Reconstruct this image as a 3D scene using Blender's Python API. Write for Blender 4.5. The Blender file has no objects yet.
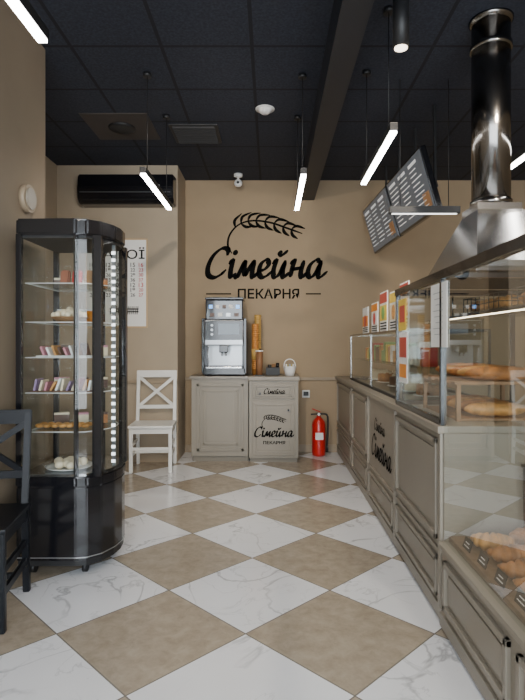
import bpy, bmesh, math, random
from mathutils import Vector, Matrix, Quaternion
random.seed(4)
scene = bpy.context.scene
COL = scene.collection

# ---------------------------------------------------------------- materials
def nmat(name):
    m = bpy.data.materials.new(name); m.use_nodes = True
    nt = m.node_tree
    return m, nt, nt.nodes['Principled BSDF']

def mat(name, col, rough=0.5, metal=0.0, var=0.0, vscale=20.0, emit=None, estr=0.0, coat=0.0, bump=0.0, spec=None):
    m, nt, b = nmat(name)
    b.inputs['Base Color'].default_value = (*col, 1)
    b.inputs['Roughness'].default_value = rough
    b.inputs['Metallic'].default_value = metal
    if spec is not None: b.inputs['Specular IOR Level'].default_value = spec
    if coat: b.inputs['Coat Weight'].default_value = coat
    if emit:
        b.inputs['Emission Color'].default_value = (*emit, 1)
        b.inputs['Emission Strength'].default_value = estr
    if var or bump:
        tc = nt.nodes.new('ShaderNodeTexCoord')
        n = nt.nodes.new('ShaderNodeTexNoise'); n.inputs['Scale'].default_value = vscale
        n.inputs['Detail'].default_value = 5
        nt.links.new(tc.outputs['Object'], n.inputs['Vector'])
        if var:
            r = nt.nodes.new('ShaderNodeValToRGB')
            r.color_ramp.elements[0].position = .3; r.color_ramp.elements[1].position = .7
            r.color_ramp.elements[0].color = (*[c*(1-var) for c in col], 1)
            r.color_ramp.elements[1].color = (*[min(1, c*(1+var)) for c in col], 1)
            nt.links.new(n.outputs['Fac'], r.inputs['Fac'])
            nt.links.new(r.outputs['Color'], b.inputs['Base Color'])
        if bump:
            bp = nt.nodes.new('ShaderNodeBump'); bp.inputs['Strength'].default_value = bump
            bp.inputs['Distance'].default_value = .01
            nt.links.new(n.outputs['Fac'], bp.inputs['Height'])
            nt.links.new(bp.outputs['Normal'], b.inputs['Normal'])
    return m

def glass_mat(name, tint=(0.93, .96, .95), refl=0.04, mx_=.5):
    m = bpy.data.materials.new(name); m.use_nodes = True
    nt = m.node_tree; nt.nodes.clear()
    o = nt.nodes.new('ShaderNodeOutputMaterial'); mx = nt.nodes.new('ShaderNodeMixShader')
    t = nt.nodes.new('ShaderNodeBsdfTransparent'); t.inputs[0].default_value = (*tint, 1)
    g = nt.nodes.new('ShaderNodeBsdfGlossy'); g.inputs['Roughness'].default_value = .02
    lw = nt.nodes.new('ShaderNodeLayerWeight'); lw.inputs['Blend'].default_value = .2
    mp = nt.nodes.new('ShaderNodeMapRange')
    mp.inputs['To Min'].default_value = refl; mp.inputs['To Max'].default_value = mx_
    nt.links.new(lw.outputs['Fresnel'], mp.inputs['Value'])
    nt.links.new(mp.outputs[0], mx.inputs[0])
    nt.links.new(t.outputs[0], mx.inputs[1]); nt.links.new(g.outputs[0], mx.inputs[2])
    nt.links.new(mx.outputs[0], o.inputs[0])
    return m

def floor_mat():
    m, nt, b = nmat('floor_tiles')
    N = nt.nodes.new; L = nt.links.new
    def math_(op, a, bb=None):
        n = N('ShaderNodeMath'); n.operation = op
        for i, v in enumerate((a, bb)):
            if v is None: continue
            if isinstance(v, (int, float)): n.inputs[i].default_value = v
            else: L(v, n.inputs[i])
        return n.outputs[0]
    g = N('ShaderNodeNewGeometry'); s = N('ShaderNodeSeparateXYZ'); L(g.outputs['Position'], s.inputs[0])
    k = 1/(math.sqrt(2)*.6)
    u = math_('ADD', math_('MULTIPLY', math_('ADD', s.outputs[0], s.outputs[1]), k), .306+20)
    v = math_('ADD', math_('MULTIPLY', math_('SUBTRACT', s.outputs[1], s.outputs[0]), k), .037+20)
    fu = math_('FLOOR', u); fv = math_('FLOOR', v)
    par = math_('MODULO', math_('ADD', fu, fv), 2.0)
    odd = math_('GREATER_THAN', par, .5)
    d = math_('MINIMUM', math_('PINGPONG', u, .5), math_('PINGPONG', v, .5))
    grout = math_('LESS_THAN', d, .0055)
    cmb = N('ShaderNodeCombineXYZ'); L(fu, cmb.inputs[0]); L(fv, cmb.inputs[1])
    wn = N('ShaderNodeTexWhiteNoise'); wn.noise_dimensions = '2D'; L(cmb.outputs[0], wn.inputs['Vector'])
    sc = N('ShaderNodeVectorMath'); sc.operation = 'SCALE'; sc.inputs['Scale'].default_value = 17
    L(wn.outputs['Color'], sc.inputs[0])
    ad = N('ShaderNodeVectorMath'); L(g.outputs['Position'], ad.inputs[0]); L(sc.outputs[0], ad.inputs[1])
    def noise(scale, detail, dist=0, rough=.5):
        n = N('ShaderNodeTexNoise'); n.inputs['Scale'].default_value = scale
        n.inputs['Detail'].default_value = detail; n.inputs['Distortion'].default_value = dist
        n.inputs['Roughness'].default_value = rough
        L(ad.outputs[0], n.inputs['Vector']); return n.outputs['Fac']
    def mr(v, a, bb, c, dd):
        n = N('ShaderNodeMapRange'); L(v, n.inputs['Value'])
        for nm, x in zip(('From Min', 'From Max', 'To Min', 'To Max'), (a, bb, c, dd)): n.inputs[nm].default_value = x
        return n.outputs[0]
    v1 = mr(math_('ABSOLUTE', math_('SUBTRACT', noise(1.7, 5, .7), .5)), 0, .014, 1, 0)
    v2 = mr(math_('ABSOLUTE', math_('SUBTRACT', noise(3.3, 6, 1.0), .47)), 0, .012, .5, 0)
    mask = mr(noise(2.2, 2), .38, .56, 0, 1)
    vein = math_('MULTIPLY', math_('MAXIMUM', v1, v2), mask)
    cloud = mr(noise(1.5, 3), .4, .8, 0, .3)
    vein = math_('MINIMUM', math_('ADD', math_('MULTIPLY', vein, .75), math_('MULTIPLY', cloud, .5)), 1.0)
    def mix(f, a, bb):
        n = N('ShaderNodeMix'); n.data_type = 'RGBA'
        if isinstance(f, (int, float)): n.inputs[0].default_value = f
        else: L(f, n.inputs[0])
        for i, x in ((6, a), (7, bb)):
            if isinstance(x, tuple): n.inputs[i].default_value = (*x, 1)
            else: L(x, n.inputs[i])
        return n.outputs[2]
    marble = mix(vein, (.84, .85, .88), (.36, .37, .39))
    bn = mr(noise(14, 8, .3, .7), .35, .65, 0, 1)
    beige = mix(bn, (.32, .265, .20), (.43, .365, .285))
    c = mix(odd, marble, beige)
    c = mix(grout, c, (.2, .18, .16))
    L(c, b.inputs['Base Color'])
    r = math_('ADD', math_('MULTIPLY', odd, .14), .09)
    L(r, b.inputs['Roughness'])
    b.inputs['Specular IOR Level'].default_value = .55
    return m

def ceiling_mat():
    m, nt, b = nmat('ceiling_tiles')
    N = nt.nodes.new; L = nt.links.new
    g = N('ShaderNodeNewGeometry'); s = N('ShaderNodeSeparateXYZ'); L(g.outputs['Position'], s.inputs[0])
    outs = []
    for i, off in ((0, .21), (1, .1)):
        a = N('ShaderNodeMath'); a.operation = 'MULTIPLY_ADD'; L(s.outputs[i], a.inputs[0])
        a.inputs[1].default_value = 1/.6; a.inputs[2].default_value = off+20
        p = N('ShaderNodeMath'); p.operation = 'PINGPONG'; L(a.outputs[0], p.inputs[0]); p.inputs[1].default_value = .5
        outs.append(p.outputs[0])
    mn = N('ShaderNodeMath'); mn.operation = 'MINIMUM'; L(outs[0], mn.inputs[0]); L(outs[1], mn.inputs[1])
    lt = N('ShaderNodeMath'); lt.operation = 'LESS_THAN'; L(mn.outputs[0], lt.inputs[0]); lt.inputs[1].default_value = .02
    no = N('ShaderNodeTexNoise'); no.inputs['Scale'].default_value = 60; no.inputs['Detail'].default_value = 4
    L(g.outputs['Position'], no.inputs['Vector'])
    cr = N('ShaderNodeValToRGB'); cr.color_ramp.elements[0].position = .35; cr.color_ramp.elements[1].position = .7
    cr.color_ramp.elements[0].color = (.015, .019, .031, 1); cr.color_ramp.elements[1].color = (.032, .038, .057, 1)
    L(no.outputs['Fac'], cr.inputs['Fac'])
    mx = N('ShaderNodeMix'); mx.data_type = 'RGBA'; L(lt.outputs[0], mx.inputs[0])
    L(cr.outputs['Color'], mx.inputs[6]); mx.inputs[7].default_value = (.006, .007, .011, 1)
    L(mx.outputs[2], b.inputs['Base Color']); b.inputs['Roughness'].default_value = .8
    return m

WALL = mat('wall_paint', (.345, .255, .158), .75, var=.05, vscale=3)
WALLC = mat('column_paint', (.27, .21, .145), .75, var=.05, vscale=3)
WALL2 = mat('wall_paint_light', (.40, .325, .235), .75, var=.04, vscale=3)
TRIM = mat('trim_paint', (.32, .25, .17), .5)
FLOOR = floor_mat(); CEIL = ceiling_mat()
BLACK = mat('black_gloss', (.006, .006, .008), .18, coat=.2)
BLACKM = mat('black_matte', (.010, .010, .011), .5)
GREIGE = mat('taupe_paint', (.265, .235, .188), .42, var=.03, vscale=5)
GREIGE_D = mat('taupe_dark', (.19, .17, .135), .5)  # darker taupe of the plinths
TOPM = mat('counter_top', (.24, .21, .17), .3, var=.06, vscale=30)
STEEL = mat('stainless', (.45, .45, .46), .22, 1.0)
CHROME = mat('dark_steel', (.20, .19, .18), .18, 1.0)
SILVER = mat('silver_plastic', (.36, .37, .38), .3, .8)
WHITE = mat('white_paint', (.82, .81, .79), .4)
PAPER = mat('paper', (.85, .84, .81), .7)
RED = mat('red_paint', (.55, .015, .012), .3, coat=.4)
ORANGE = mat('orange_card', (.8, .28, .03), .5)
YELL = mat('yellow_card', (.85, .6, .08), .5)
PINK = mat('pink_pack', (.60, .24, .30), .4)
PURP = mat('purple_pack', (.30, .20, .36), .4)
GREEN = mat('green_pack', (.2, .4, .12), .5)
CRUST = mat('baked_crust', (.42, .16, .04), .5, var=.45, vscale=25, bump=.4)
CRUST2 = mat('light_crust', (.60, .29, .08), .45, var=.4, vscale=30, bump=.3)
CREAM = mat('cream', (.82, .70, .50), .6, var=.1, vscale=40)
WOOD = mat('wood', (.30, .16, .07), .5, var=.25, vscale=12)
CHOC = mat('chocolate', (.10, .04, .02), .4)
GLASS = glass_mat('clear_glass'); GLASSD = glass_mat('case_glass', (.88, .92, .91), .035, .4)
LED = mat('led_white', (1, 1, 1), .5, emit=(1, .97, .93), estr=36)
LEDC = mat('led_case', (1, 1, 1), .5, emit=(.95, .98, 1), estr=2.5)
LEDW = mat('led_warm', (1, 1, 1), .5, emit=(1, .82, .56), estr=10)
SCREEN = mat('screen', (.07, .08, .09), .22, emit=(.6, .7, .85), estr=.07)
SCRT = mat('screen_text', (.7, .7, .7), .4, emit=(1, 1, 1), estr=.35)
SCRP = mat('screen_picture', (.25, .12, .05), .4, emit=(.8, .4, .15), estr=.1)
SCRD = mat('screen_dark', (.02, .02, .02), .1, coat=.5)
INK = mat('ink', (.006, .006, .006), .9, spec=.05)
BLUE = mat('blue_glow', (.1, .3, .7), .3, emit=(.2, .5, 1), estr=1.5)

# ---------------------------------------------------------------- builders
def group(name, loc=(0, 0, 0), rz=0.0):
    e = bpy.data.objects.new(name, None); e.empty_display_size = .1
    e.location = loc; e.rotation_euler = (0, 0, rz); COL.objects.link(e); return e

def obj_from_bm(name, bm, m, parent=None, smooth=False):
    me = bpy.data.meshes.new(name); bm.normal_update(); bm.to_mesh(me); bm.free()
    if m: me.materials.append(m)
    o = bpy.data.objects.new(name, me); COL.objects.link(o)
    if parent: o.parent = parent
    if smooth:
        for p in me.polygons: p.use_smooth = True
    return o

def box(name, x0, x1, y0, y1, z0, z1, m, parent=None, bev=0.0):
    bm = bmesh.new(); bmesh.ops.create_cube(bm, size=1)
    for v in bm.verts:
        v.co = Vector(((x0+x1)/2+v.co.x*(x1-x0), (y0+y1)/2+v.co.y*(y1-y0), (z0+z1)/2+v.co.z*(z1-z0)))
    if bev: bmesh.ops.bevel(bm, geom=bm.edges[:], offset=bev, segments=2, profile=.6, affect='EDGES')
    return obj_from_bm(name, bm, m, parent)

def beam(name, p0, p1, w, h, m, parent=None, bev=0.002, up=(0, 0, 1)):
    p0 = Vector(p0); p1 = Vector(p1); d = p1-p0; L = d.length; z = d.normalized()
    u = Vector(up)
    if abs(z.dot(u)) > .95: u = Vector((0, 1, 0))
    x = u.cross(z).normalized(); y = z.cross(x)
    bm = bmesh.new(); bmesh.ops.create_cube(bm, size=1)
    for v in bm.verts:
        v.co = (p0+p1)/2 + x*v.co.x*w + y*v.co.y*h + z*v.co.z*L
    if bev: bmesh.ops.bevel(bm, geom=bm.edges[:], offset=bev, segments=2, affect='EDGES')
    return obj_from_bm(name, bm, m, parent)

def cyl(name, p0, p1, r, m, parent=None, r2=None, seg=24):
    p0 = Vector(p0); p1 = Vector(p1); d = p1-p0
    bm = bmesh.new()
    bmesh.ops.create_cone(bm, cap_ends=True, segments=seg, radius1=r, radius2=r if r2 is None else r2, depth=d.length)
    q = d.to_track_quat('Z', 'Y').to_matrix().to_4x4()
    bmesh.ops.transform(bm, matrix=Matrix.Translation((p0+p1)/2) @ q, verts=bm.verts[:])
    o = obj_from_bm(name, bm, m, parent)
    for p in o.data.polygons: p.use_smooth = len(p.vertices) == 4
    return o

def lathe(name, prof, m, parent=None, loc=(0, 0, 0), seg=28):
    bm = bmesh.new(); rings = []
    for r, z in prof:
        rings.append([bm.verts.new((loc[0]+r*math.cos(2*math.pi*i/seg), loc[1]+r*math.sin(2*math.pi*i/seg), loc[2]+z)) for i in range(seg)])
    for a, b_ in zip(rings, rings[1:]):
        for i in range(seg):
            bm.faces.new((a[i], a[(i+1) % seg], b_[(i+1) % seg], b_[i]))
    bm.faces.new(rings[0][::-1]); bm.faces.new(rings[-1])
    return obj_from_bm(name, bm, m, parent, smooth=True)

def cr_pts(pts, n=8):
    pts = [Vector(p) for p in pts]; out = []
    P = [pts[0]*2-pts[1]]+pts+[pts[-1]*2-pts[-2]]
    for i in range(1, len(P)-2):
        for k in range(n):
            t = k/n; a, b_, c, d = P[i-1:i+3]
            out.append(.5*((2*b_)+(-a+c)*t+(2*a-5*b_+4*c-d)*t*t+(-a+3*b_-3*c+d)*t**3))
    out.append(pts[-1]); return out

def tube(name, pts, r, m, parent=None, smoothpath=True, seg=10):
    pts = cr_pts(pts) if smoothpath else [Vector(p) for p in pts]
    bm = bmesh.new(); rings = []
    for i, p in enumerate(pts):
        t = (pts[min(i+1, len(pts)-1)]-pts[max(i-1, 0)]).normalized()
        u = Vector((0, 0, 1)) if abs(t.z) < .9 else Vector((0, 1, 0))
        x = u.cross(t).normalized(); y = t.cross(x)
        rr = r(i/(len(pts)-1)) if callable(r) else r
        rings.append([bm.verts.new(p+(x*math.cos(2*math.pi*k/seg)+y*math.sin(2*math.pi*k/seg))*rr) for k in range(seg)])
    for a, b_ in zip(rings, rings[1:]):
        for k in range(seg): bm.faces.new((a[k], a[(k+1) % seg], b_[(k+1) % seg], b_[k]))
    bm.faces.new(rings[0][::-1]); bm.faces.new(rings[-1])
    return obj_from_bm(name, bm, m, parent, smooth=True)

def prism(name, poly, z0, z1, m, parent=None, bev=0.0):
    bm = bmesh.new()
    b_ = [bm.verts.new((x, y, z0)) for x, y in poly]; t = [bm.verts.new((x, y, z1)) for x, y in poly]
    n = len(poly)
    bm.faces.new(b_[::-1]); bm.faces.new(t)
    for i in range(n): bm.faces.new((b_[i], b_[(i+1) % n], t[(i+1) % n], t[i]))
    if bev: bmesh.ops.bevel(bm, geom=bm.edges[:], offset=bev, segments=2, affect='EDGES')
    return obj_from_bm(name, bm, m, parent)

def quad(name, vs, m, parent=None):
    bm = bmesh.new(); bm.faces.new([bm.verts.new(v) for v in vs]); return obj_from_bm(name, bm, m, parent)

FACE = {'-Y': (math.pi/2, 0, 0), '-X': (math.pi/2, 0, -math.pi/2)}
def text(name, s, loc, w, face, m, parent=None, h=None, bold=0.0, shear=0.0):
    c = bpy.data.curves.new(name, 'FONT'); c.body = s; c.size = 1; c.offset = bold; c.shear = shear
    c.extrude = 0.0; c.align_x = 'LEFT'
    o = bpy.data.objects.new(name, c); COL.objects.link(o)
    dg = bpy.context.evaluated_depsgraph_get()
    me = bpy.data.meshes.new_from_object(o.evaluated_get(dg))
    bpy.data.objects.remove(o)
    xs = [v.co.x for v in me.vertices]; ys = [v.co.y for v in me.vertices]
    if not xs: return None
    cx, cy = (min(xs)+max(xs))/2, (min(ys)+max(ys))/2
    sx = w/(max(xs)-min(xs)); sy = sx if h is None else h/(max(ys)-min(ys))
    for v in me.vertices: v.co = Vector(((v.co.x-cx)*sx, (v.co.y-cy)*sy, 0))
    me.materials.clear(); me.materials.append(m)
    o = bpy.data.objects.new(name, me); COL.objects.link(o)
    o.location = loc; o.rotation_euler = FACE[face]; o.parent = parent
    return o

def ribbon(bm, pts, wmax, wmin, nib=math.radians(30), n=8, taper=False):
    P = cr_pts([(x, y, 0) for x, y in pts], n); L = []; N_ = len(P)
    for i, p in enumerate(P):
        t = (P[min(i+1, N_-1)]-P[max(i-1, 0)]).normalized()
        a = math.atan2(t.y, t.x); w = wmin+(wmax-wmin)*abs(math.sin(a-nib))
        e = i/(N_-1)
        if taper: w *= max(.12, math.sin(math.pi*e)**.6)
        else: w *= min(1, .45+6*e, .45+6*(1-e))
        nrm = Vector((-t.y, t.x, 0))*w/2
        L.append((bm.verts.new(p+nrm), bm.verts.new(p-nrm)))
    for a, b_ in zip(L, L[1:]): bm.faces.new((a[0], a[1], b_[1], b_[0]))

def blob(bm, cx, cy, rx, ry, ang=0, n=14):
    vs = []
    for i in range(n):
        t = 2*math.pi*i/n; x, y = rx*math.cos(t), ry*math.sin(t)
        vs.append(bm.verts.new((cx+x*math.cos(ang)-y*math.sin(ang), cy+x*math.sin(ang)+y*math.cos(ang), 0)))
    bm.faces.new(vs)

def script_name(name, loc, w, face, m, parent, W=.34):
    """hand-lettered word as brush strokes"""
    bm = bmesh.new()
    def S(off, pts): ribbon(bm, [(off+x, y) for x, y in pts], W, W*.42)
    S(0, [(1.2, 1.25), (1.15, 1.6), (.75, 1.65), (.3, 1.25), (.1, .65), (.2, .15), (.6, -.02), (1.0, .15), (1.3, .45)])
    S(1.4, [(.0, .75), (.2, .98), (.2, .35), (.3, .02), (.6, .25)]); blob(bm, 1.68, 1.42, .17, .16)
    S(2.0, [(-.05, .12), (.08, .0), (.2, .3), (.42, 1.0)]); S(2.0, [(.42, 1.0), (.45, .5), (.58, .05)])
    S(2.0, [(.58, .05), (.75, .5), (1.02, 1.0)]); S(2.0, [(1.02, 1.0), (1.0, .3), (1.12, .0), (1.4, .3)])
    S(3.35, [(.0, .35), (.4, .45), (.62, .75), (.42, 1.0), (.12, .75), (.1, .25), (.35, .0), (.65, .1), (.95, .4)])
    S(4.2, [(.0, .75), (.2, .98), (.15, .35), (.32, .0), (.6, .25), (.8, .98)]); S(4.2, [(.8, .98), (.75, .3), (.9, .0), (1.2, .3)])
    S(4.2, [(.28, 1.5), (.5, 1.28), (.85, 1.55)])
    S(5.35, [(.0, .75), (.22, .98), (.18, .5), (.15, 0.0)]); S(5.35, [(.15, .45), (.5, .5), (.8, .55)])
    S(5.35, [(.85, .98), (.78, .3), (.92, .0), (1.2, .3)])
    S(6.5, [(.75, .85), (.5, 1.0), (.15, .7), (.1, .2), (.35, .0), (.62, .3), (.82, .98)])
    S(6.5, [(.82, .98), (.76, .3), (.92, .0), (1.35, .35)])
    for v in bm.verts: v.co.x += v.co.y*.22
    xs = [v.co.x for v in bm.verts]; s = w/(max(xs)-min(xs)); cx = (max(xs)+min(xs))/2
    for v in bm.verts: v.co = Vector(((v.co.x-cx)*s, (v.co.y-.8)*s*1.12, 0))
    o = obj_from_bm(name, bm, m, parent); o.location = loc; o.rotation_euler = FACE[face]
    return o

def wheat(name, loc, w, face, m, parent):
    """arched ear of wheat: leaf strokes along an arching stem"""
    bm = bmesh.new()
    stem = [(3, 0), (-1, 8), (1, 19), (10, 29), (24, 33), (42, 31), (60, 25), (74, 20)]
    ribbon(bm, stem, 2.2, 1.5)
    P = cr_pts([(x, y, 0) for x, y in stem], 6)
    for k in range(8):
        i = min(16+k*3, len(P)-2); p = P[i]; q = P[i+1]; a = math.atan2(q.y-p.y, q.x-p.x)
        s = 1.0 if k < 6 else .9
        an = a+.40; L_ = 16*s
        ribbon(bm, [(p.x, p.y), (p.x+L_*.45*math.cos(an+.5), p.y+L_*.45*math.sin(an+.5)), (p.x+L_*math.cos(an), p.y+L_*math.sin(an))], 3.3, 2.4, taper=True)
        if k > 0:
            an = a-.60; L_ = 13*s
            ribbon(bm, [(p.x, p.y), (p.x+L_*.5*math.cos(an-.35), p.y+L_*.5*math.sin(an-.35)), (p.x+L_*math.cos(an), p.y+L_*math.sin(an))], 3.3, 2.4, taper=True)
    s = w/87
    for v in bm.verts: v.co = Vector(((v.co.x-42)*s, (v.co.y-21)*s, 0))
    o = obj_from_bm(name, bm, m, parent); o.location = loc; o.rotation_euler = FACE[face]
    return o

def mould(parent, face, pos, a0, a1, z0, z1, m=None, t=.022, d=.014):
    m = m or GREIGE
    def bx(nm, A0, A1, Z0, Z1, dd):
        if face == '-X': box(nm, pos-dd, pos+.004, A0, A1, Z0, Z1, m, parent, .004)
        else: box(nm, A0, A1, pos-dd, pos+.004, Z0, Z1, m, parent, .004)
    bx('moulding_bottom', a0, a1, z0, z0+t, d); bx('moulding_top', a0, a1, z1-t, z1, d)
    bx('moulding_side_1', a0, a0+t, z0, z1, d); bx('moulding_side_2', a1-t, a1, z0, z1, d)
    g = t*1.9
    if (a1-a0) > 5*t and (z1-z0) > 5*t: bx('panel_field', a0+g, a1-g, z0+g, z1-g, d*.45)

# ---------------------------------------------------------------- room shell
XL, XR, YB, YN, YF, H = -2.36, 3.2, 6.44, 5.9, -2.4, 3.27
box('floor', XL-.1, XR+.1, YF-.1, YB+.1, -.1, 0, FLOOR)
box('ceiling', XL-.1, XR+.1, YF-.1, YB+.1, H, H+.1, CEIL)
box('wall_back', -1.03, XR+.1, YB, YB+.1, 0, H, WALL)
box('wall_niche', XL-.1, -1.03, YN, YB+.1, 0, H, WALL2)
box('wall_left', XL-.1, XL, YF, YN, 0, H, WALL2)
box('wall_right', XR, XR+.1, YF, YB, 0, H, WALL)
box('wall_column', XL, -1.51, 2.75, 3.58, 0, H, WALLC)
wf = group('wall_front')
box('pier_left', XL-.1, -1.9, YF-.1, YF, 0, H, WALL, wf); box('pier_right', 2.7, XR+.1, YF-.1, YF, 0, H, WALL, wf)
box('sill', -1.9, 2.7, YF-.1, YF, 0, .25, WALL, wf); box('lintel', -1.9, 2.7, YF-.1, YF, 2.95, H, WALL, wf)
wn = group('window_1')
for i, x in enumerate((-1.9, -.4, 1.15, 2.64)):
    box('mullion_%d' % i, x, x+.06, YF-.08, YF-.02, .25, 2.95, BLACKM, wn)
box('rail_bottom', -1.9, 2.7, YF-.08, YF-.02, .25, .31, BLACKM, wn); box('rail_top', -1.9, 2.7, YF-.08, YF-.02, 2.89, 2.95, BLACKM, wn)
quad('pane', [(-1.9, YF-.05, .25), (2.7, YF-.05, .25), (2.7, YF-.05, 2.95), (-1.9, YF-.05, 2.95)], glass_mat('window_glass', (.97, .98, .98), .04), wn)
box('trim_1', .36, .52, YF, YB, 3.03, H, mat('beam_paint', (.018, .020, .026), .45))
box('trim_2', -1.03, .8, YB-.025, YB, .865, .90, TRIM, None, .006)
box('trim_3', XL, -1.03, YN-.025, YN, .865, .90, TRIM, None, .006)
box('baseboard_back', .32, .8, YB-.018, YB, 0, .09, TRIM, None, .004)
box('baseboard_back_left', -1.03, -.9, YB-.018, YB, 0, .09, TRIM, None, .004)
box('baseboard_niche', XL, -1.03, YN-.018, YN, 0, .09, TRIM, None, .004)
box('baseboard_left', XL, XL+.018, 3.6, YN-.02, 0, .09, TRIM, None, .004)
box('baseboard_column', -1.51, -1.492, 2.75, 3.58, 0, .09, TRIM, None, .004)

# ---------------------------------------------------------------- wall logo
lg = group('wall_logo_sign', (0, YB-.004, 0))
script_name('lettering', (-.055, 0, 2.27), 1.48, '-Y', INK, lg)
wheat('wheat_ear', (-.005, 0, 2.64), 1.04, '-Y', INK, lg)
text('subtitle', 'ПЕКАРНЯ', (-.03, 0, 1.905), .74, '-Y', INK, lg, h=.12, bold=.02)
box('line_left', -.78, -.48, -.002, .003, 1.896, 1.91, INK, lg); box('line_right', .42, .60, -.002, .003, 1.896, 1.91, INK, lg)

# ---------------------------------------------------------------- ceiling devices
def linear_lamp(loc, L=1.0, along='Y'):
    g = group('linear_pendant_lamp', loc, 0 if along == 'Y' else math.pi/2)
    box('housing', -.022, .022, -L/2, L/2, 0, .045, BLACKM, g, .003)
    box('diffuser', -.018, .018, -L/2+.01, L/2-.01, -.012, .001, LED, g)
    top = H-loc[2]
    for i, y in enumerate((-L*.36, L*.36)):
        cyl('wire_%d' % i, (0, y, .04), (0, y, top), .003, BLACKM, g, seg=8)
        cyl('canopy_%d' % i, (0, y, top-.03), (0, y, top), .03, BLACKM, g)
for X_, Y_ in ((-.9, 4.25), (-.9, 1.62), (.23, 4.27), (.69, 3.5), (1.62, 3.35), (.23, 1.3), (1.3, .9)):
    linear_lamp((X_, Y_, 2.5))
g = group('linear_pendant_lamp', (1.14, 3.98, 2.27))
box('housing', -.26, .26, -.03, .03, 0, .05, BLACKM, g, .003); box('diffuser', -.24, .24, -.012, .012, -.004, .001, mat('led_dim', (1, 1, 1), .5, emit=(1, .97, .93), estr=3), g)
for sx in (-.18, .18): cyl('wire', (sx, 0, .04), (sx, 0, H-2.27), .003, BLACKM, g, seg=8)

LENS = mat('lens', (1, 1, 1), .4, emit=(1, .85, .65), estr=5)
def spot_fix(x, y, name='seen_and_added_spot', energy=60, aim=None):
    g = group(name, (x, y, H))
    cyl('canopy', (0, 0, -.03), (0, 0, 0), .05, BLACKM, g); cyl('stem', (0, 0, -.12), (0, 0, -.02), .008, BLACKM, g)
    cyl('can', (0, 0, -.42), (0, 0, -.1), .042, BLACKM, g); cyl('lens', (0, 0, -.424), (0, 0, -.419), .034, LENS, g)
    l = bpy.data.lights.new('bulb', 'SPOT'); l.energy = energy; l.color = (1, .86, .68); l.spot_size = 1.6; l.spot_blend = 1.0; l.shadow_soft_size = .05
    o = bpy.data.objects.new('bulb', l); COL.objects.link(o); o.parent = g; o.location = (0, 0, -.45)
    if aim:
        d = Vector(aim)-Vector((x, y, H-.45)); o.rotation_euler = d.to_track_quat('-Z', 'Y').to_euler()
spot_fix(.68, 2.80)
spot_fix(-.5, 2.1, energy=240, aim=(-.3, 5.8, 1.1))  # added out of view to warm the logo wall and coffee station
spot_fix(1.5, 2.1, energy=170, aim=(1.4, 5.8, 1.4))  # likewise added out of view, brightens the right of the back wall
spot_fix(1.35, 1.3, energy=120, aim=(1.25, 1.95, .4))  # extra unseen spot, added to light the croissants in the case

v = group('ceiling_vent', (-.7, 5.0, H))
box('frame', -.22, .22, -.22, .22, -.012, 0, mat('vent_paint', (.022, .022, .024), .5), v, .003)
SL = mat('vent_slat', (.04, .038, .038), .5)
for i in range(9): beam('louvre_%d' % i, (-.19, -.18+i*.045, -.018), (.19, -.18+i*.045, -.018), .004, .02, SL, v, 0)
c = group('ceiling_speaker', (-1.35, 4.85, H))
box('panel', -.29, .29, -.29, .29, -.008, 0, mat('speaker_panel', (.05, .04, .036), .6), c); lathe('ring', [(.12, 0), (.12, -.02), (.1, -.03), (.02, -.03)], BLACKM, c)
s = group('smoke_detector', (-.05, 4.48, H))
lathe('body', [(.06, 0), (.06, -.015), (.045, -.03), (.03, -.042)], WHITE, s)
lathe('base_ring', [(.08, 0), (.08, -.008), (.06, -.01)], WHITE, s)
s = group('security_camera', (-.38, 6.2, H))
lathe('mount', [(.05, 0), (.05, -.03), (.03, -.04)], WHITE, s); cyl('arm', (0, 0, -.08), (0, 0, -.03), .012, WHITE, s)
lathe('ball', [(.012, -.06), (.035, -.075), (.048, -.1), (.045, -.125), (.03, -.145), (.01, -.15)], WHITE, s); cyl('lens', (0, -.05, -.11), (0, -.03, -.108), .016, BLACK, s)
s = group('wall_thermostat', (-1.51, 3.28, 2.19))
cyl('case', (0, 0, 0), (.035, 0, 0), .085, TRIM, s); cyl('face', (.03, 0, 0), (.045, 0, 0), .065, GREIGE, s)

# ---------------------------------------------------------------- air conditioner
a = group('air_conditioner', (-1.60, YN, 2.80))
prof = [(-.002, 0), (-.17, .0), (-.22, .06), (-.23, .16), (-.2, .31), (-.002, .33)]
bm = bmesh.new(); A = [bm.verts.new((-.46, y, z)) for y, z in prof]; B = [bm.verts.new((.56, y, z)) for y, z in prof]
bm.faces.new(A); bm.faces.new(B[::-1])
for i in range(len(prof)): bm.faces.new((A[i], B[i], B[(i+1) % 6], A[(i+1) % 6]))
bmesh.ops.bevel(bm, geom=bm.edges[:], offset=.012, segments=3, affect='EDGES'); bmesh.ops.recalc_face_normals(bm, faces=bm.faces[:])
obj_from_bm('body', bm, BLACK, a)
beam('flap', (-.40, -.205, .035), (.50, -.205, .035), .05, .012, SCRD, a); box('groove', -.43, .53, -.234, -.226, .11, .114, SILVER, a)
box('badge', .33, .42, -.236, -.226, .17, .19, SILVER, a)

# ---------------------------------------------------------------- drinks poster
p = group('wall_poster', (-1.70, YN-.012, 1.97))
box('frame', -.34, .34, 0, .012, -.49, .49, mat('frame_wood', (.55, .38, .2), .5), p)
box('sheet', -.325, .325, -.003, 0, -.475, .475, PAPER, p)
text('title', 'НАПОЇ', (0.02, -.005, .33), .58, '-Y', INK, p, h=.13, bold=.01)
for r in range(7):
    for k in range(7):
        text('num_%d_%d' % (r, k), str(10+((r*7+k) % 31)), (-.27+k*.09, -.005, .2-r*.055), .05, '-Y', RED if k > 5 else INK, p, bold=.01)
for k in range(3):
    text('qr_%d' % k, '###', (-.2+k*.19, -.005, -.3), .13, '-Y', INK, p, h=.09, bold=.02)

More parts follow.
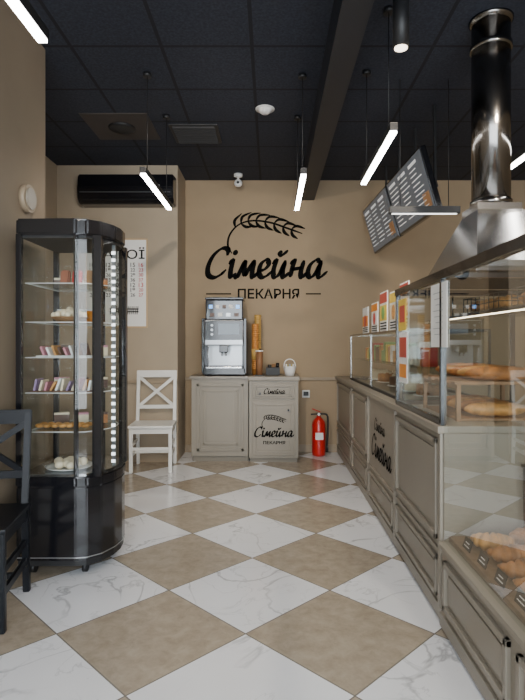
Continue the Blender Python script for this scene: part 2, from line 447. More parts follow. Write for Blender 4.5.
# ---------------------------------------------------------------- chairs
def chair(loc, rz, m, hs=1.0):
    g = group('dining_chair', loc, rz)
    w = .215; zt = 1.0*hs
    for sx, nm in ((-1, 'left'), (1, 'right')):
        x = sx*(w-.018)
        beam('rear_leg_'+nm, (x, .225, 0), (x, .19, .46), .034, .034, m, g, .004)
        beam('back_post_'+nm, (x, .19, .45), (x, .26, zt), .034, .03, m, g, .004)
        beam('front_leg_'+nm, (x, -.19, 0), (x, -.19, .45), .036, .036, m, g, .004)
        beam('side_apron_'+nm, (x, -.18, .42), (x, .18, .42), .02, .055, m, g)
        beam('side_stretcher_'+nm, (x, -.18, .17), (x, .2, .17), .018, .03, m, g)
        beam('side_stretcher_upper_'+nm, (x, -.18, .27), (x, .2, .27), .018, .026, m, g)
    beam('front_apron', (-w+.02, -.19, .42), (w-.02, -.19, .42), .055, .02, m, g, up=(0, 1, 0))
    beam('cross_stretcher', (-w+.02, .02, .17), (w-.02, .02, .17), .02, .028, m, g)
    beam('front_stretcher', (-w+.02, -.19, .24), (w-.02, -.19, .24), .02, .028, m, g)
    box('seat', -w-.01, w+.01, -.225, .20, .45, .475, m, g, .008)
    def pt(x, z): return (x, .19+.07*(z-.45)/(zt-.45), z)
    beam('top_rail', pt(-w, zt-.035), pt(w, zt-.035), .024, .075, m, g, .006)
    beam('lower_rail', pt(-w+.02, .62), pt(w-.02, .62), .02, .04, m, g)
    beam('cross_1', pt(-w+.03, .63), pt(w-.03, zt-.07), .032, .016, m, g, up=(0, 1, .13))
    beam('cross_2', pt(w-.03, .63), pt(-w+.03, zt-.07), .032, .016, m, g, up=(0, 1, .13))
    return g
WCH = mat('white_chair_paint', (.80, .79, .75), .4)
BCH = mat('black_chair_paint', (.004, .005, .008), .4, spec=.3)
chair((-1.23, 5.60, 0), math.radians(4), WCH, 1.01)
chair((-1.44, 2.56, 0), math.radians(10), BCH, .95)

# ---------------------------------------------------------------- tall refrigerated display
d = group('refrigerated_display_cabinet', (0, 0, 0))
poly = [(-1.42, 2.98), (-1.09, 2.98), (-1.03, 2.99), (-.965, 3.05), (-.92, 3.15), (-.905, 3.25), (-.915, 3.35), (-.955, 3.44), (-1.02, 3.50), (-1.10, 3.52), (-1.42, 3.52)]
def inset(pl, k, c=(-1.17, 3.25)): return [(c[0]+(x-c[0])*k, c[1]+(y-c[1])*k) for x, y in pl]
prism('base_body', poly, .09, .50, BLACK, d, .006)
prism('base_lip', inset(poly, 1.02), .50, .56, BLACK, d, .01)
prism('base_plinth', inset(poly, .97), .06, .10, BLACKM, d)
prism('steel_line', inset(poly, 1.006), .105, .111, SILVER, d)
prism('top_cap', inset(poly, 1.01), 1.91, 2.0, BLACK, d, .01)
prism('ceiling_liner', inset(poly, .93), 1.895, 1.91, BLACKM, d)
prism('floor_liner', inset(poly, .9), .56, .568, STEEL, d)
n = len(poly)
for i in range(n-1):
    (x0, y0), (x1, y1) = poly[i], poly[i+1]
    quad('glass_%d' % i, [(x0, y0, .56), (x1, y1, .56), (x1, y1, 1.9), (x0, y0, 1.9)], GLASS, d)
quad('glass_back', [(-1.42, 2.98, .56), (-1.42, 3.52, .56), (-1.42, 3.52, 1.9), (-1.42, 2.98, 1.9)], GLASS, d)
for i, (x, y, w) in enumerate(((-1.407, 2.993, .03), (-1.09, 2.992, .022), (-.985, 3.045, .05), (-.945, 3.42, .045), (-1.10, 3.508, .022), (-1.407, 3.507, .03))):
    beam('post_%d' % i, (x, y, .55), (x, y, 1.915), w, w, BLACK, d)
x, y = -.945, 3.22
box('led_rail', x-.010, x+.010, y-.010, y+.010, .57, 1.9, SILVER, d)
for j in range(30): box('led_%d' % j, x-.011, x+.011, y-.015, y-.009, .59+j*.043, .607+j*.043, LEDC, d)
SHZ = (.80, 1.02, 1.22, 1.42, 1.64)
for i, z in enumerate(SHZ):
    pl = inset(poly, .86)
    prism('glass_shelf_%d' % i, pl, z, z+.006, GLASS, d)
    tube('shelf_wire_%d' % i, [(x, y, z+.003) for x, y in pl+[pl[0]]], .003, WHITE, d, False, 6)
for i, (x, y) in enumerate(((-1.35, 3.05), (-1.06, 3.06), (-1.35, 3.44), (-1.06, 3.44))):
    cyl('caster_%d' % i, (x-.012, y, .03), (x+.012, y, .03), .03, BLACKM, d); cyl('caster_stem_%d' % i, (x, y, .03), (x, y, .08), .012, STEEL, d)

def ball(bm, c, r, sz=1.0, seg=10):
    r_ = bmesh.ops.create_uvsphere(bm, u_segments=seg, v_segments=max(6, seg-3), radius=r)
    for v_ in r_['verts']: v_.co = Vector((v_.co.x, v_.co.y, v_.co.z*sz))+Vector(c)
def wedge(parent, x, y, z, r, hgt, a0, m, m2):
    pts = [(x, y)]+[(x+r*math.cos(a0+k*.16), y+r*math.sin(a0+k*.16)) for k in range(5)]
    prism('cake_slice', pts, z, z+hgt*.8, m, parent); prism('icing', pts, z+hgt*.8, z+hgt, m2, parent)
g = group('pastry_ball_basket', (-1.18, 3.14, SHZ[3]+.007))
lathe('basket', [(.07, 0), (.10, .025), (.105, .03), (.09, .022), (.06, .006)], WOOD, g)
bm = bmesh.new()
for i in range(26):
    a_ = i*2.4; r = .088*math.sqrt(i/26); ball(bm, (r*math.cos(a_), r*math.sin(a_), .03+.035*(1-r/.09)+.008), .019)
obj_from_bm('pastries', bm, CREAM, g, True)
g = group('boxed_sweets', (-1.20, 3.2, SHZ[2]+.007))
box('tray', -.15, .16, -.13, .005, 0, .006, PAPER, g)
for i in range(8):
    hh = random.uniform(.05, .085)
    beam('box_%d' % i, (-.11+i*.033, -.06, .006), (-.13+i*.033, -.06, hh), .012, .11, (PINK, PAPER, CRUST2, CHOC)[i % 4], g, up=(0, 1, 0))
g = group('candy_packets', (-1.19, 3.14, SHZ[1]+.007))
box('tray', -.19, .17, -.1, .02, 0, .006, CHOC, g)
for i in range(11):
    hh = random.uniform(.05, .08)
    beam('packet_%d' % i, (-.165+i*.031, -.04, .006), (-.145+i*.031+random.uniform(-.01, .01), -.04, hh), .012, .09, (PURP, CREAM, PINK, CRUST2, PAPER, CREAM)[i % 6], g, up=(0, 1, 0))
g = group('cookie_bags', (-1.22, 3.2, SHZ[0]+.007))
bm = bmesh.new()
for i in range(14): ball(bm, (-.14+(i % 7)*.045, -.06+(i//7)*.06, .014), .024, .55)
obj_from_bm('cookies', bm, CRUST2, g, True)
g = group('cake_slices', (-1.22, 3.38, 0))
for k, z in enumerate((SHZ[0], SHZ[1], SHZ[2], SHZ[4])):
    for j in range(3): wedge(g, -.13+j*.12, -.05, z+.007, .09, .065, .2, (CHOC, CREAM, CRUST)[(j+k) % 3], (CREAM, PINK, CHOC)[(j+k) % 3])
g = group('cream_puff_plate', (-1.19, 3.16, .568))
lathe('plate', [(.08, 0), (.13, .012), (.135, .018), (.12, .014), (.05, .006)], WHITE, g)
bm = bmesh.new()
for i in range(11):
    a_ = i*2.4; r = .09*math.sqrt(i/11); ball(bm, (r*math.cos(a_), r*math.sin(a_), .034), .028, .85)
obj_from_bm('cream_puffs', bm, CREAM, g, True)
g = group('snack_bags', (-1.13, 3.14, SHZ[4]+.007))
BB = mat('brown_bag', (.25, .08, .04), .5)
for i in range(3):
    beam('bag_%d' % i, (-.08+i*.07, 0, 0), (-.075+i*.07, .01, .085), .055, .03, (BB, RED, WOOD)[i], g, .008)
g = group('marmalade_jars', (-1.27, 3.37, SHZ[3]+.007))
for i in range(4):
    cyl('jar_%d' % i, (-.05+i*.06, 0, 0), (-.05+i*.06, 0, .08), .024, (ORANGE, RED, GREEN, ORANGE)[i], g); cyl('lid_%d' % i, (-.05+i*.06, 0, .08), (-.05+i*.06, 0, .09), .026, WHITE, g)

# ---------------------------------------------------------------- coffee station
c = group('coffee_station_cabinet')
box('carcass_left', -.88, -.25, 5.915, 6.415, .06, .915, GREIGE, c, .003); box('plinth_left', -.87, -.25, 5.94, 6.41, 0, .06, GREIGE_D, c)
box('worktop_left', -.90, -.24, 5.885, 6.415, .915, .945, TOPM, c, .004)
mould(c, '-Y', 5.915, -.82, -.30, .12, .86, t=.03, d=.02); mould(c, '-Y', 5.911, -.75, -.37, .19, .79, t=.02)
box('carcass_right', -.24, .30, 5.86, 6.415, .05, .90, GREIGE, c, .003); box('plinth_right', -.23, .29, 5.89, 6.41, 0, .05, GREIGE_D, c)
box('worktop_right', -.25, .315, 5.83, 6.415, .90, .945, GREIGE, c, .006)
box('drawer', -.20, .26, 5.842, 5.862, .70, .87, GREIGE, c, .006); mould(c, '-Y', 5.842, -.17, .23, .725, .845, t=.014)
box('door', -.20, .26, 5.842, 5.862, .08, .67, GREIGE, c, .006); mould(c, '-Y', 5.842, -.17, .23, .11, .64, t=.014, d=.006)
cyl('knob_drawer_left', (-.12, 5.80, .76), (-.12, 5.84, .76), .012, BLACK, c); cyl('knob_door', (.19, 5.80, .58), (.19, 5.83, .58), .012, BLACK, c)
script_name('drawer_lettering', (.04, 5.832, .785), .24, '-Y', INK, c)
script_name('door_lettering', (.035, 5.832, .34), .44, '-Y', INK, c); wheat('door_wheat', (.05, 5.832, .46), .30, '-Y', INK, c)
text('door_subtitle', 'ПЕКАРНЯ', (.035, 5.832, .225), .24, '-Y', INK, c, h=.035, bold=.02)

m_ = group('coffee_machine', (-.52, 6.12, .945))
SMOKE = mat('smoked_plastic', (.03, .03, .035), .1, coat=.5)
box('base', -.24, .24, -.2, .22, .012, .09, BLACK, m_, .008)
for i, (x, y) in enumerate(((-.2, -.16), (.2, -.16), (-.2, .18), (.2, .18))): cyl('foot_%d' % i, (x, y, 0), (x, y, .014), .02, BLACKM, m_)
box('rear_body', -.24, .24, -.02, .22, .09, .62, BLACK, m_, .008)
box('side_left', -.25, -.215, -.2, .22, .03, .64, BLACK, m_, .006); box('side_right', .215, .25, -.2, .22, .03, .64, BLACK, m_, .006)
box('drip_tray', -.20, .20, -.235, -.02, .085, .105, STEEL, m_, .004)
for i in range(12): box('grille_%d' % i, -.18+i*.031, -.17+i*.031, -.225, -.04, .105, .109, BLACKM, m_)
box('brew_back', -.19, .19, -.03, -.021, .11, .34, SILVER, m_)
box('head', -.215, .215, -.225, .1, .34, .62, SILVER, m_, .01)
box('control_panel', -.205, .205, -.232, -.22, .40, .61, BLACK, m_, .003)
box('touch_screen', -.06, .17, -.236, -.228, .46, .58, mat('touch', (.06, .08, .10), .1, emit=(.4, .5, .6), estr=.12), m_)
for i in range(3): cyl('button_%d' % i, (-.13, -.24, .46+i*.05), (-.13, -.228, .46+i*.05), .014, SILVER, m_)
box('spout_block', -.05, .05, -.24, -.1, .26, .345, BLACK, m_, .008)
for sx in (-1, 1): cyl('spout_%d' % sx, (sx*.022, -.2, .225), (sx*.022, -.2, .27), .009, STEEL, m_)
tube('steam_wand', [(-.17, -.2, .35), (-.175, -.215, .25), (-.165, -.22, .15)], .006, STEEL, m_)
box('hopper', -.21, .21, -.17, .18, .62, .85, SMOKE, m_, .015)
box('hopper_lid', -.215, .215, -.175, .185, .85, .875, BLACK, m_, .006)
for i in range(5): box('status_light_%d' % i, -.17+i*.075, -.13+i*.075, -.175, -.168, .75, .79, (BLUE, PAPER, CHOC, PAPER, BLUE)[i], m_)
for i in range(4): box('machine_label_%d' % i, -.16+i*.09, -.11+i*.09, -.175, -.168, .66, .70, (CHOC, PAPER, SILVER, CHOC)[i], m_)

def cups(loc, h, m1, m2):
    g = group('paper_cup_stack', loc)
    k = int(h/.022); prof = [(.030, 0), (.038, .07)]
    z = .07
    for i in range(k):
        prof += [(.042, z), (.042, z+.006), (.037, z+.008), (.039, z+.021)]; z += .022
    prof += [(.043, z), (.043, z+.006), (.03, z+.006)]
    lathe('cups', prof, m1, g, seg=20); cyl('band', (0, 0, .18), (0, 0, .3), .0435, m2, g)
OC = mat('cup_orange', (.50, .20, .04), .5); YC = mat('cup_tan', (.52, .31, .08), .5)
cups((-.18, 6.1, .945), .52, OC, YC); cups((-.155, 6.22, .945), .62, YC, CHOC)
g = group('cup_dispenser_stand', (-.13, 5.98, .945))
box('foot', -.05, .05, -.04, .04, 0, .01, BLACKM, g); cyl('cups_brown', (0, 0, .01), (0, 0, .27), .036, mat('brown_cup', (.22, .10, .04), .6), g, r2=.04); cyl('lid', (0, 0, .27), (0, 0, .285), .043, WHITE, g)
g = group('lid_holder', (.03, 6.1, .945))
box('body', -.09, .07, -.06, .06, 0, .09, BLACKM, g, .006)
for i in range(3): cyl('lids_%d' % i, (-.045+i*.045, 0, .085), (-.045+i*.045, 0, .12+.01*i), .021, (BLACK, WOOD, BLACK)[i], g)
g = group('sugar_basket', (.21, 6.02, .945))
lathe('bowl', [(.05, 0), (.065, .06), (.07, .10), (.073, .105), (.066, .10), (.055, .05), (.02, .02)], WHITE, g)
tube('handle', [(-.068, 0, .09), (-.05, 0, .16), (0, 0, .185), (.05, 0, .16), (.068, 0, .09)], .006, WHITE, g)
for i in range(6): beam('sachet_%d' % i, (-.03+i*.012, -.02, .04), (-.035+i*.014, -.02, .13), .022, .003, (PAPER, YELL, PAPER)[i % 3], g, 0)
g = group('wall_socket', (.42, YB, .70)); box('plate', -.045, .045, -.01, 0, -.045, .045, WHITE, g, .004); box('plug', -.03, .03, -.04, -.01, -.02, .03, BLACKM, g, .004)

g = group('fire_extinguisher', (.555, 6.22, 0))
lathe('cylinder', [(.05, 0), (.075, .01), (.078, .04), (.078, .36), (.07, .40), (.045, .435), (.025, .45), (.022, .47)], RED, g)
box('label', -.045, .045, -.081, -.07, .20, .28, PAPER, g); cyl('valve', (0, 0, .46), (0, 0, .50), .02, STEEL, g)
beam('handle_lower', (.02, 0, .49), (-.09, -.02, .485), .02, .012, BLACKM, g); beam('handle_upper', (.02, 0, .51), (-.08, -.02, .55), .02, .01, RED, g)
cyl('gauge', (0, -.03, .485), (0, -.018, .485), .016, WHITE, g)
tube('hose', [(.01, -.01, .49), (.09, -.02, .48), (.105, -.02, .38), (.10, -.02, .22), (.095, -.02, .12)], .011, BLACKM, g); cyl('nozzle', (.095, -.02, .05), (.095, -.02, .14), .018, BLACKM, g, r2=.012)

# ---------------------------------------------------------------- sales counter
c = group('sales_counter')
CX = .80
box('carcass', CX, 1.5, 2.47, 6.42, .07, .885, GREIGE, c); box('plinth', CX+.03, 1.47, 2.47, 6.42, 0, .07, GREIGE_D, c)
box('worktop', CX-.03, 1.53, 2.47, 6.42, .885, .92, GREIGE, c, .006)
box('skirting', CX-.012, CX+.01, 2.47, 6.42, .012, .075, GREIGE, c, .004); box('mid_rail', CX-.012, CX+.01, 2.47, 6.42, .315, .335, GREIGE, c, .004)
bays = ((5.3, 6.36), (4.42, 5.2), (3.47, 4.33), (2.55, 3.38))
for i, (a0, a1) in enumerate(bays):
    if i != 2: mould(c, '-X', CX, a0, a1, .37, .85, t=.028, d=.018)
    mould(c, '-X', CX, a0, a1, .10, .29, t=.022, d=.018)
    box('pilaster_%d' % i, CX-.015, CX+.01, a0-.065, a0-.025, .07, .885, GREIGE, c, .004)
script_name('front_lettering', (CX-.004, 3.88, .52), .70, '-X', INK, c, .26)
script_name('front_lettering_upper', (CX-.004, 3.93, .69), .38, '-X', INK, c, .26)

g = group('countertop_glass_case', (0, 0, .92))
x0, x1, y0, y1, zt = .86, 1.42, 3.48, 5.75, .46
for i, (x, y) in enumerate(((x0, y0), (x0, 4.6), (x0, y1), (x1, y0), (x1, y1))): box('post_%d' % i, x-.007, x+.007, y-.007, y+.007, 0, zt, CHROME, g)
for z in (0.0, zt):
    for x in (x0, x1): box('rail', x-.009, x+.009, y0, y1, z, z+.018, CHROME if z else BLACKM, g)
    for y in (y0, y1): box('rail_end', x0, x1, y-.009, y+.009, z, z+.018, CHROME if z else BLACKM, g)
quad('glass_front', [(x0, y0, .02), (x0, y1, .02), (x0, y1, zt), (x0, y0, zt)], GLASSD, g)
quad('glass_end', [(x0, y0, .02), (x1, y0, .02), (x1, y0, zt), (x0, y0, zt)], GLASSD, g)
quad('glass_top', [(x0, y0, zt+.018), (x1, y0, zt+.018), (x1, y1, zt+.018), (x0, y1, zt+.018)], GLASSD, g)
box('inner_shelf', x0+.04, x1, y0+.02, y1-.02, .22, .228, GLASS, g)
for i, y in enumerate((3.75, 4.15, 4.6, 5.1, 5.5)):
    g = group('layer_cake', (1.12, y, .94)); r = .1
    lathe('board', [(r+.02, 0), (r+.02, .006), (.02, .006)], PAPER, g)
    lathe('cake', [(r, .006), (r, .07), (r-.012, .082), (.01, .086)], (CRUST, CREAM, CHOC)[i % 3], g)
    for k in range(8): cyl('rosette_%d' % k, ((r-.03)*math.cos(k*.785), (r-.03)*math.sin(k*.785), .078), ((r-.03)*math.cos(k*.785), (r-.03)*math.sin(k*.785), .105), .016, CREAM, g, r2=.003, seg=10)
g = group('packaged_biscuits', (1.05, 0, 1.149))
for i in range(24):
    y = 3.56+i*.09; hh = random.uniform(.09, .17); box('pack_%d' % i, -.05, .05, y-.035, y+.035, 0, hh, random.choice((ORANGE, RED, YELL, GREEN, PAPER, CHOC, PINK, CRUST2)), g, .006)

def flyer(y, z, w, h, cols, x=.9, nm='promo_flyer_stand'):
    g = group(nm, (x, y, z))
    box('foot', 0, .07, -w/2, w/2, 0, .006, GLASS, g); box('sheet', .0, .006, -w/2, w/2, .004, h, PAPER, g)
    box('header', -.003, 0, -w/2+.01, w/2-.01, h*.72, h-.012, cols[0], g); box('photo', -.003, 0, -w/2+.015, w/2-.015, h*.28, h*.66, cols[1], g)
    for k in range(3): box('copy_%d' % k, -.003, 0, -w/2+.03, w/2-.03, h*.06+k*h*.07, h*.09+k*h*.07, INK, g)
    bm = bmesh.new(); ball(bm, (-.0, 0, h*.47), w*.2)
    for v_ in bm.verts: v_.co.x = v_.co.x*.05-.005
    obj_from_bm('picture', bm, cols[2], g, True)
flyer(3.62, 1.398, .24, .32, (RED, ORANGE, CRUST)); flyer(3.92, 1.398, .28, .29, (YELL, CREAM, CRUST2)); flyer(4.28, 1.398, .28, .32, (RED, YELL, GREEN)); flyer(4.65, 1.398, .28, .26, (ORANGE, PAPER, RED)); flyer(5.1, 1.398, .3, .25, (PAPER, ORANGE, RED))

# ---------------------------------------------------------------- big pastry display case
k = group('pastry_display_case')
BX = .785
ya, yb, yc = .95, 2.455, 3.37; xb = 1.72
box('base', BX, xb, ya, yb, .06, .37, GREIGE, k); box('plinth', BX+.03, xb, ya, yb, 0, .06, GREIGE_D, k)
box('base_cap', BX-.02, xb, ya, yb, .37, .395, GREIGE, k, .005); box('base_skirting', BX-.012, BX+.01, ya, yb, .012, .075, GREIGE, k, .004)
mould(k, '-X', BX, 1.75, 2.40, .11, .33, t=.026, d=.018); mould(k, '-X', BX, 1.0, 1.68, .11, .33, t=.026, d=.018)
def fr(nm, a, b_, w=.026, m=BLACK): beam(nm, a, b_, w, w, m, k, .002)
Zt = 1.62
fr('post_near', (BX+.015, ya+.01, .395), (BX+.015, ya+.01, Zt)); fr('post_mid', (BX+.015, 2.49, .93), (BX+.015, 2.49, Zt)); fr('post_far', (BX+.015, yc, .93), (BX+.015, yc, Zt))
fr('post_back_near', (xb, ya+.01, .395), (xb, ya+.01, Zt)); fr('post_back_far', (xb-.2, yc, .93), (xb-.2, yc, Zt))
fr('top_front', (BX+.015, ya, Zt), (BX+.015, yc+.01, Zt), .036); fr('top_far', (BX+.015, yc, Zt), (xb, yc, Zt), .036); fr('top_back', (xb, ya, Zt), (xb, yc, Zt), .036); fr('top_near', (BX+.015, ya, Zt), (xb, ya, Zt), .036)
fr('sill_front', (BX+.015, 2.49, .933), (BX+.015, yc, .933), .026); fr('sill_far', (BX+.015, yc, .933), (xb-.2, yc, .933), .026)
fr('top_mid', (BX+.015, 2.49, Zt), (xb, 2.49, Zt), .024)
quad('glass_front_low', [(BX+.01, ya, .395), (BX+.01, yb, .395), (BX+.01, yb, Zt), (BX+.01, ya, Zt)], GLASSD, k)
quad('glass_front_high', [(BX+.01, yb, .94), (BX+.01, yc, .94), (BX+.01, yc, Zt), (BX+.01, yb, Zt)], GLASSD, k)
quad('glass_far', [(BX+.01, yc, .94), (xb-.2, yc, .94), (xb-.2, yc, Zt), (BX+.01, yc, Zt)], GLASSD, k)
quad('glass_near', [(BX+.01, ya, .395), (xb, ya, .395), (xb, ya, Zt), (BX+.01, ya, Zt)], GLASSD, k)
box('deck', BX+.03, xb-.02, ya+.02, yb-.005, .395, .42, mat('deck_wood', (.16, .10, .055), .45, var=.2), k)
box('back_panel', xb-.02, xb, ya, yb, .395, .95, GREIGE, k)
box('shelf_mid', 1.15, xb-.02, ya+.02, yb-.005, .74, .75, GLASS, k); fr('shelf_mid_edge', (1.15, ya+.02, .745), (1.15, yb-.01, .745), .012)
for i, y in enumerate((ya+.05, yb-.03)): fr('shelf_mid_leg_%d' % i, (1.15, y, .42), (1.15, y, .74), .012)
box('led_rail_upper', 1.10, 1.12, ya+.05, yc-.05, 1.455, 1.47, BLACKM, k); box('led_strip_upper', 1.105, 1.115, ya+.05, yc-.06, 1.449, 1.455, LEDW, k)
box('shelf_top', 1.10, xb-.02, ya+.02, yc-.02, 1.47, 1.478, GLASS, k)
for i, y in enumerate((1.0, 2.0, 3.3)):
    cyl('shelf_rod_%d' % i, (1.12, y, 1.47), (1.12, y, Zt), .005, STEEL, k)
g = group('paper_notice', (BX+.006, 2.53, 1.44)); box('sheet', -.002, .001, -.13, .11, -.155, .145, PAPER, g)
for i in range(8): box('line_%d' % i, -.0035, -.002, -.07, .07-.02*(i % 3), .10-i*.028, .103-i*.028, SILVER, g)
g = group('paper_notice', (BX+.006, 3.2, 1.22)); box('sheet', -.002, .001, -.1, .1, -.15, .15, PAPER, g); box('photo', -.004, -.002, -.08, .08, 0, .12, RED, g); box('photo_low', -.004, -.002, -.08, .08, -.12, -.04, ORANGE, g)
g = group('paper_notice', (BX+.006, 3.22, 1.47)); box('sheet', -.002, .001, -.09, .09, -.09, .1, YELL, g); box('photo', -.004, -.002, -.06, .06, -.04, .06, RED, g)

def croissant_mesh():
    bm = bmesh.new(); rings = []; N_ = 43; seg = 12
    for i in range(N_):
        t = i/(N_-1); a_ = math.radians(-75+150*t); R = .062
        c_ = Vector((R*math.sin(a_), -R*math.cos(a_)+R*.6, 0)); tg = Vector((math.cos(a_), math.sin(a_), 0)); nr = Vector((-tg.y, tg.x, 0))
        st = abs(((t*7) % 1)-.5)*2
        r = .033*max(.12, math.sin(math.pi*t)**.75)*(1.10-.34*st**3)
        rings.append([bm.verts.new(c_+nr*math.cos(2*math.pi*j/seg)*r+Vector((0, 0, 1))*(math.sin(2*math.pi*j/seg)*r*.85+.027)) for j in range(seg)])
    for a_, b_ in zip(rings, rings[1:]):
        for j in range(seg): bm.faces.new((a_[j], b_[j], b_[(j+1) % seg], a_[(j+1) % seg]))
    bm.faces.new(rings[0]); bm.faces.new(rings[-1][::-1])
    me = bpy.data.meshes.new('croissant'); bm.to_mesh(me); bm.free(); me.materials.append(CRUST2)
    for p_ in me.polygons: p_.use_smooth = True
    return me
CM = croissant_mesh()
CM2 = CM.copy(); CM2.materials.clear(); CM2.materials.append(CRUST)
g = group('croissants', (0, 0, .42))
i = 0
for iy in range(9):
    for ix in range(5):
        o = bpy.data.objects.new('croissant_%d' % i, CM if random.random() < .6 else CM2); COL.objects.link(o); o.parent = g
        o.location = (.955+ix*.17+random.uniform(-.01, .01), 1.22+iy*.135+random.uniform(-.008, .008), .001); o.rotation_euler = (0, 0, math.radians(random.uniform(-18, 18)+(180 if random.random() < .4 else 0))); o.scale = (1.35,)*3; i += 1
g = group('price_tags', (0, 0, .42))
for i in range(7):
    y = 1.3+i*.165
    beam('card_%d' % i, (.835, y, 0), (.85, y, .045), .08, .004, BLACKM, g, 0, up=(1, 0, 0))
    for j in range(2): beam('line_%d_%d' % (i, j), (.835+.0045*j, y-.005, .014+.014*j), (.8355+.0045*j, y-.005, .017+.014*j), .05-.015*j, .003, PAPER, g, 0, up=(1, 0, 0))

def bread_basket(loc, n, m, L=.5):
    g = group('bread_basket', loc)
    W_, D_, Hh = .34, L, .09
    box('liner', -W_/2, W_/2, -D_/2, D_/2, 0, .006, WOOD, g)
    for z in (.004, Hh/2, Hh):
        tube('wire_ring', [(-W_/2, -D_/2, z), (W_/2, -D_/2, z), (W_/2, D_/2, z), (-W_/2, D_/2, z), (-W_/2, -D_/2, z)], .003, BLACKM, g, False, 6)
    for i in range(9):
        y = -D_/2+i*D_/8
        for x in (-W_/2, W_/2): cyl('wire_v', (x, y, 0), (x, y, Hh), .0022, BLACKM, g, seg=6)
    for i in range(n):
        o = bpy.data.objects.new('croissant_%d' % i, m); COL.objects.link(o); o.parent = g
        o.location = (-.09+(i % 2)*.17, -D_/2+.07+(i//2)*(D_-.13)/max(1, (n-1)//2), .006); o.scale = (1.05, 1.2, 1.3); o.rotation_euler = (0, 0, random.uniform(-.3, .3))
bread_basket((1.345, 2.15, .752), 8, CM); bread_basket((1.345, 1.5, .752), 8, CM2)
bread_basket((1.34, 1.7, 1.478), 8, CM, .45); bread_basket((1.34, 2.35, 1.478), 8, CM2, .5); bread_basket((1.34, 3.0, 1.478), 8, CM, .5)
g = group('wooden_bread_rack', (1.20, 2.92, 1.10))
for i in range(5): box('slat_%d' % i, -.3, .2, -.3+i*.13, -.24+i*.13, 0, .015, WOOD, g, .002)
for sx in (-.29, .17):
    box('rail_%s' % sx, sx, sx+.02, -.3, .28, -.02, 0, WOOD, g)
    for sy in (-.3, .26): box('leg', sx, sx+.02, sy, sy+.02, -.18, -.02, WOOD, g)
def loaf(parent, x, y, z, L, r, m):
    bm = bmesh.new(); ball(bm, (0, 0, 0), 1, 1, 16)
    for v_ in bm.verts:
        c_ = v_.co.copy(); sx_ = math.copysign(abs(c_.x)**.8, c_.x)
        v_.co = Vector((x+sx_*L/2, y+c_.y*r, z+r*.75+c_.z*r*.75*(1-.12*max(0, math.cos(sx_*14)))))
    obj_from_bm('loaf', bm, m, parent, True)
for i in range(5): loaf(g, -.05, -.24+i*.12, .015, .36, .05, (CRUST, CRUST2)[i % 2])
box('lower_shelf', -.28, .17, -.28, .26, -.18, -.168, WOOD, g, .003)
for i in range(4): loaf(g, -.06, -.2+i*.13, -.168, .32, .05, (CRUST2, CRUST)[i % 2])

# ---------------------------------------------------------------- exhaust hood
h = group('exhaust_hood', (0, 0, 0))
hx, hy = 1.34, 3.26
X0, X1, Y0, Y1 = 1.0, 1.95, 2.60, 3.48
bm = bmesh.new(); rings = []
for (a0, a1, b0, b1, z) in ((X0, X1, Y0, Y1, 1.655), (X0, X1, Y0, Y1, 1.71), (hx-.13, hx+.13, hy-.13, hy+.13, 2.09), (hx-.13, hx+.13, hy-.13, hy+.13, 2.13)):
    rings.append([bm.verts.new(p_) for p_ in ((a0, b0, z), (a1, b0, z), (a1, b1, z), (a0, b1, z))])
for a_, b_ in zip(rings, rings[1:]):
    for i in range(4): bm.faces.new((a_[i], a_[(i+1) % 4], b_[(i+1) % 4], b_[i]))
bm.faces.new(rings[0][::-1]); bm.faces.new(rings[-1])
obj_from_bm('canopy', bm, mat('hood_steel', (.33, .32, .31), .22, 1.0), h)
box('canopy_lip', X0-.006, X1+.006, Y0-.006, Y1+.006, 1.655, 1.68, CHROME, h, .003)
cyl('duct', (hx, hy, 2.12), (hx, hy, H), .113, CHROME, h, seg=40)
for i, z in enumerate((2.15, 3.10)): lathe('duct_ring_%d' % i, [(.113, -.018), (.122, -.016), (.122, .016), (.113, .018)], CHROME, h, (hx, hy, z), 40)
lathe('ceiling_collar', [(.113, -.03), (.13, -.01), (.13, 0)], CHROME, h, (hx, hy, H), 40)
for i, (x, y) in enumerate(((X0+.02, Y0+.02), (xb-.02, Y0+.02), (X0+.02, yc), (xb-.02, yc))):
    box('support_%d' % i, x-.01, x+.01, y-.01, y+.01, Zt, 1.665, BLACKM, h)

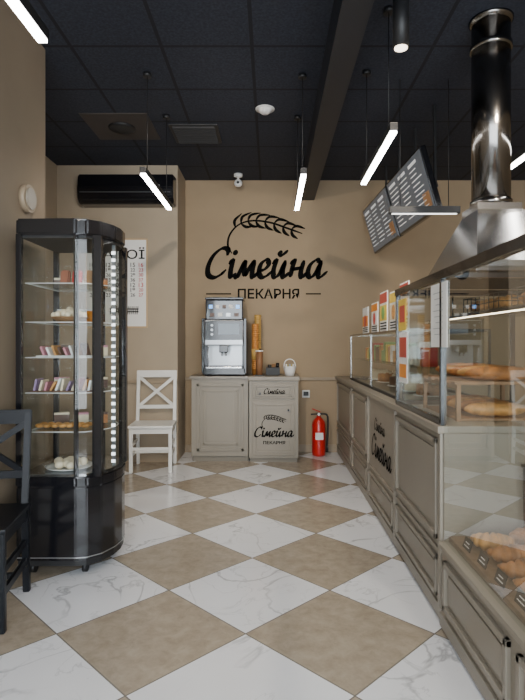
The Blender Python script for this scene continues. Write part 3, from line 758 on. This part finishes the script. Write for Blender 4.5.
# ---------------------------------------------------------------- menu monitors
def monitor(y0, y1, xm):
    ym = (y0+y1)/2
    g = group('menu_monitor', (xm+.06, ym, 2.585)); g.rotation_euler = (0, math.radians(-16), math.radians(2.5))
    L = y1-y0; h2 = .255
    box('case', 0, .05, -L/2, L/2, -h2, h2, BLACK, g, .006); box('screen', -.003, .002, -L/2+.015, L/2-.015, -h2+.02, h2-.015, SCREEN, g)
    for cidx in range(3):
        yy = L/2-.06-cidx*(L-.1)/3
        box('heading_%d' % cidx, -.0045, -.003, yy-.2, yy, .18, .205, SCRT, g)
        for r in range(9): box('menu_line_%d_%d' % (cidx, r), -.0045, -.003, yy-.14-.1*random.random(), yy, .14-r*.04, .148-r*.04, SCRT, g)
    box('picture', -.0045, -.003, -L/2+.05, -L/2+.2, -.2, -.08, SCRP, g)
    for i, yy in enumerate((-L*.25, L*.25)):
        beam('pole_%d' % i, (.15, yy, .0), (.33, yy, .66), .02, .02, BLACKM, g); beam('bracket_%d' % i, (.04, yy, 0), (.16, yy, 0), .04, .08, BLACKM, g)
monitor(4.14, 5.14, 1.135); monitor(5.18, 6.18, 1.09)

# ---------------------------------------------------------------- light and world
w = bpy.data.worlds.new('world'); scene.world = w; w.use_nodes = True
bg = w.node_tree.nodes['Background']; bg.inputs[0].default_value = (.86, .93, 1, 1); bg.inputs[1].default_value = 12.0
pl = bpy.data.lights.new('window_portal', 'AREA'); pl.shape = 'RECTANGLE'; pl.size = 4.6; pl.size_y = 2.7
po = bpy.data.objects.new('window_portal', pl); COL.objects.link(po); po.location = (.4, YF-.12, 1.6); po.rotation_euler = (math.radians(90), 0, 0)
pl.cycles.is_portal = True

cam = bpy.data.cameras.new('camera'); co = bpy.data.objects.new('camera', cam); COL.objects.link(co)
co.location = (0, 0, 1.3); co.rotation_euler = (math.radians(90), 0, 0)
cam.sensor_width = 36; cam.lens = 535/700*36; cam.shift_x = -8.5/700; cam.shift_y = -6/700; cam.clip_start = .05
scene.camera = co
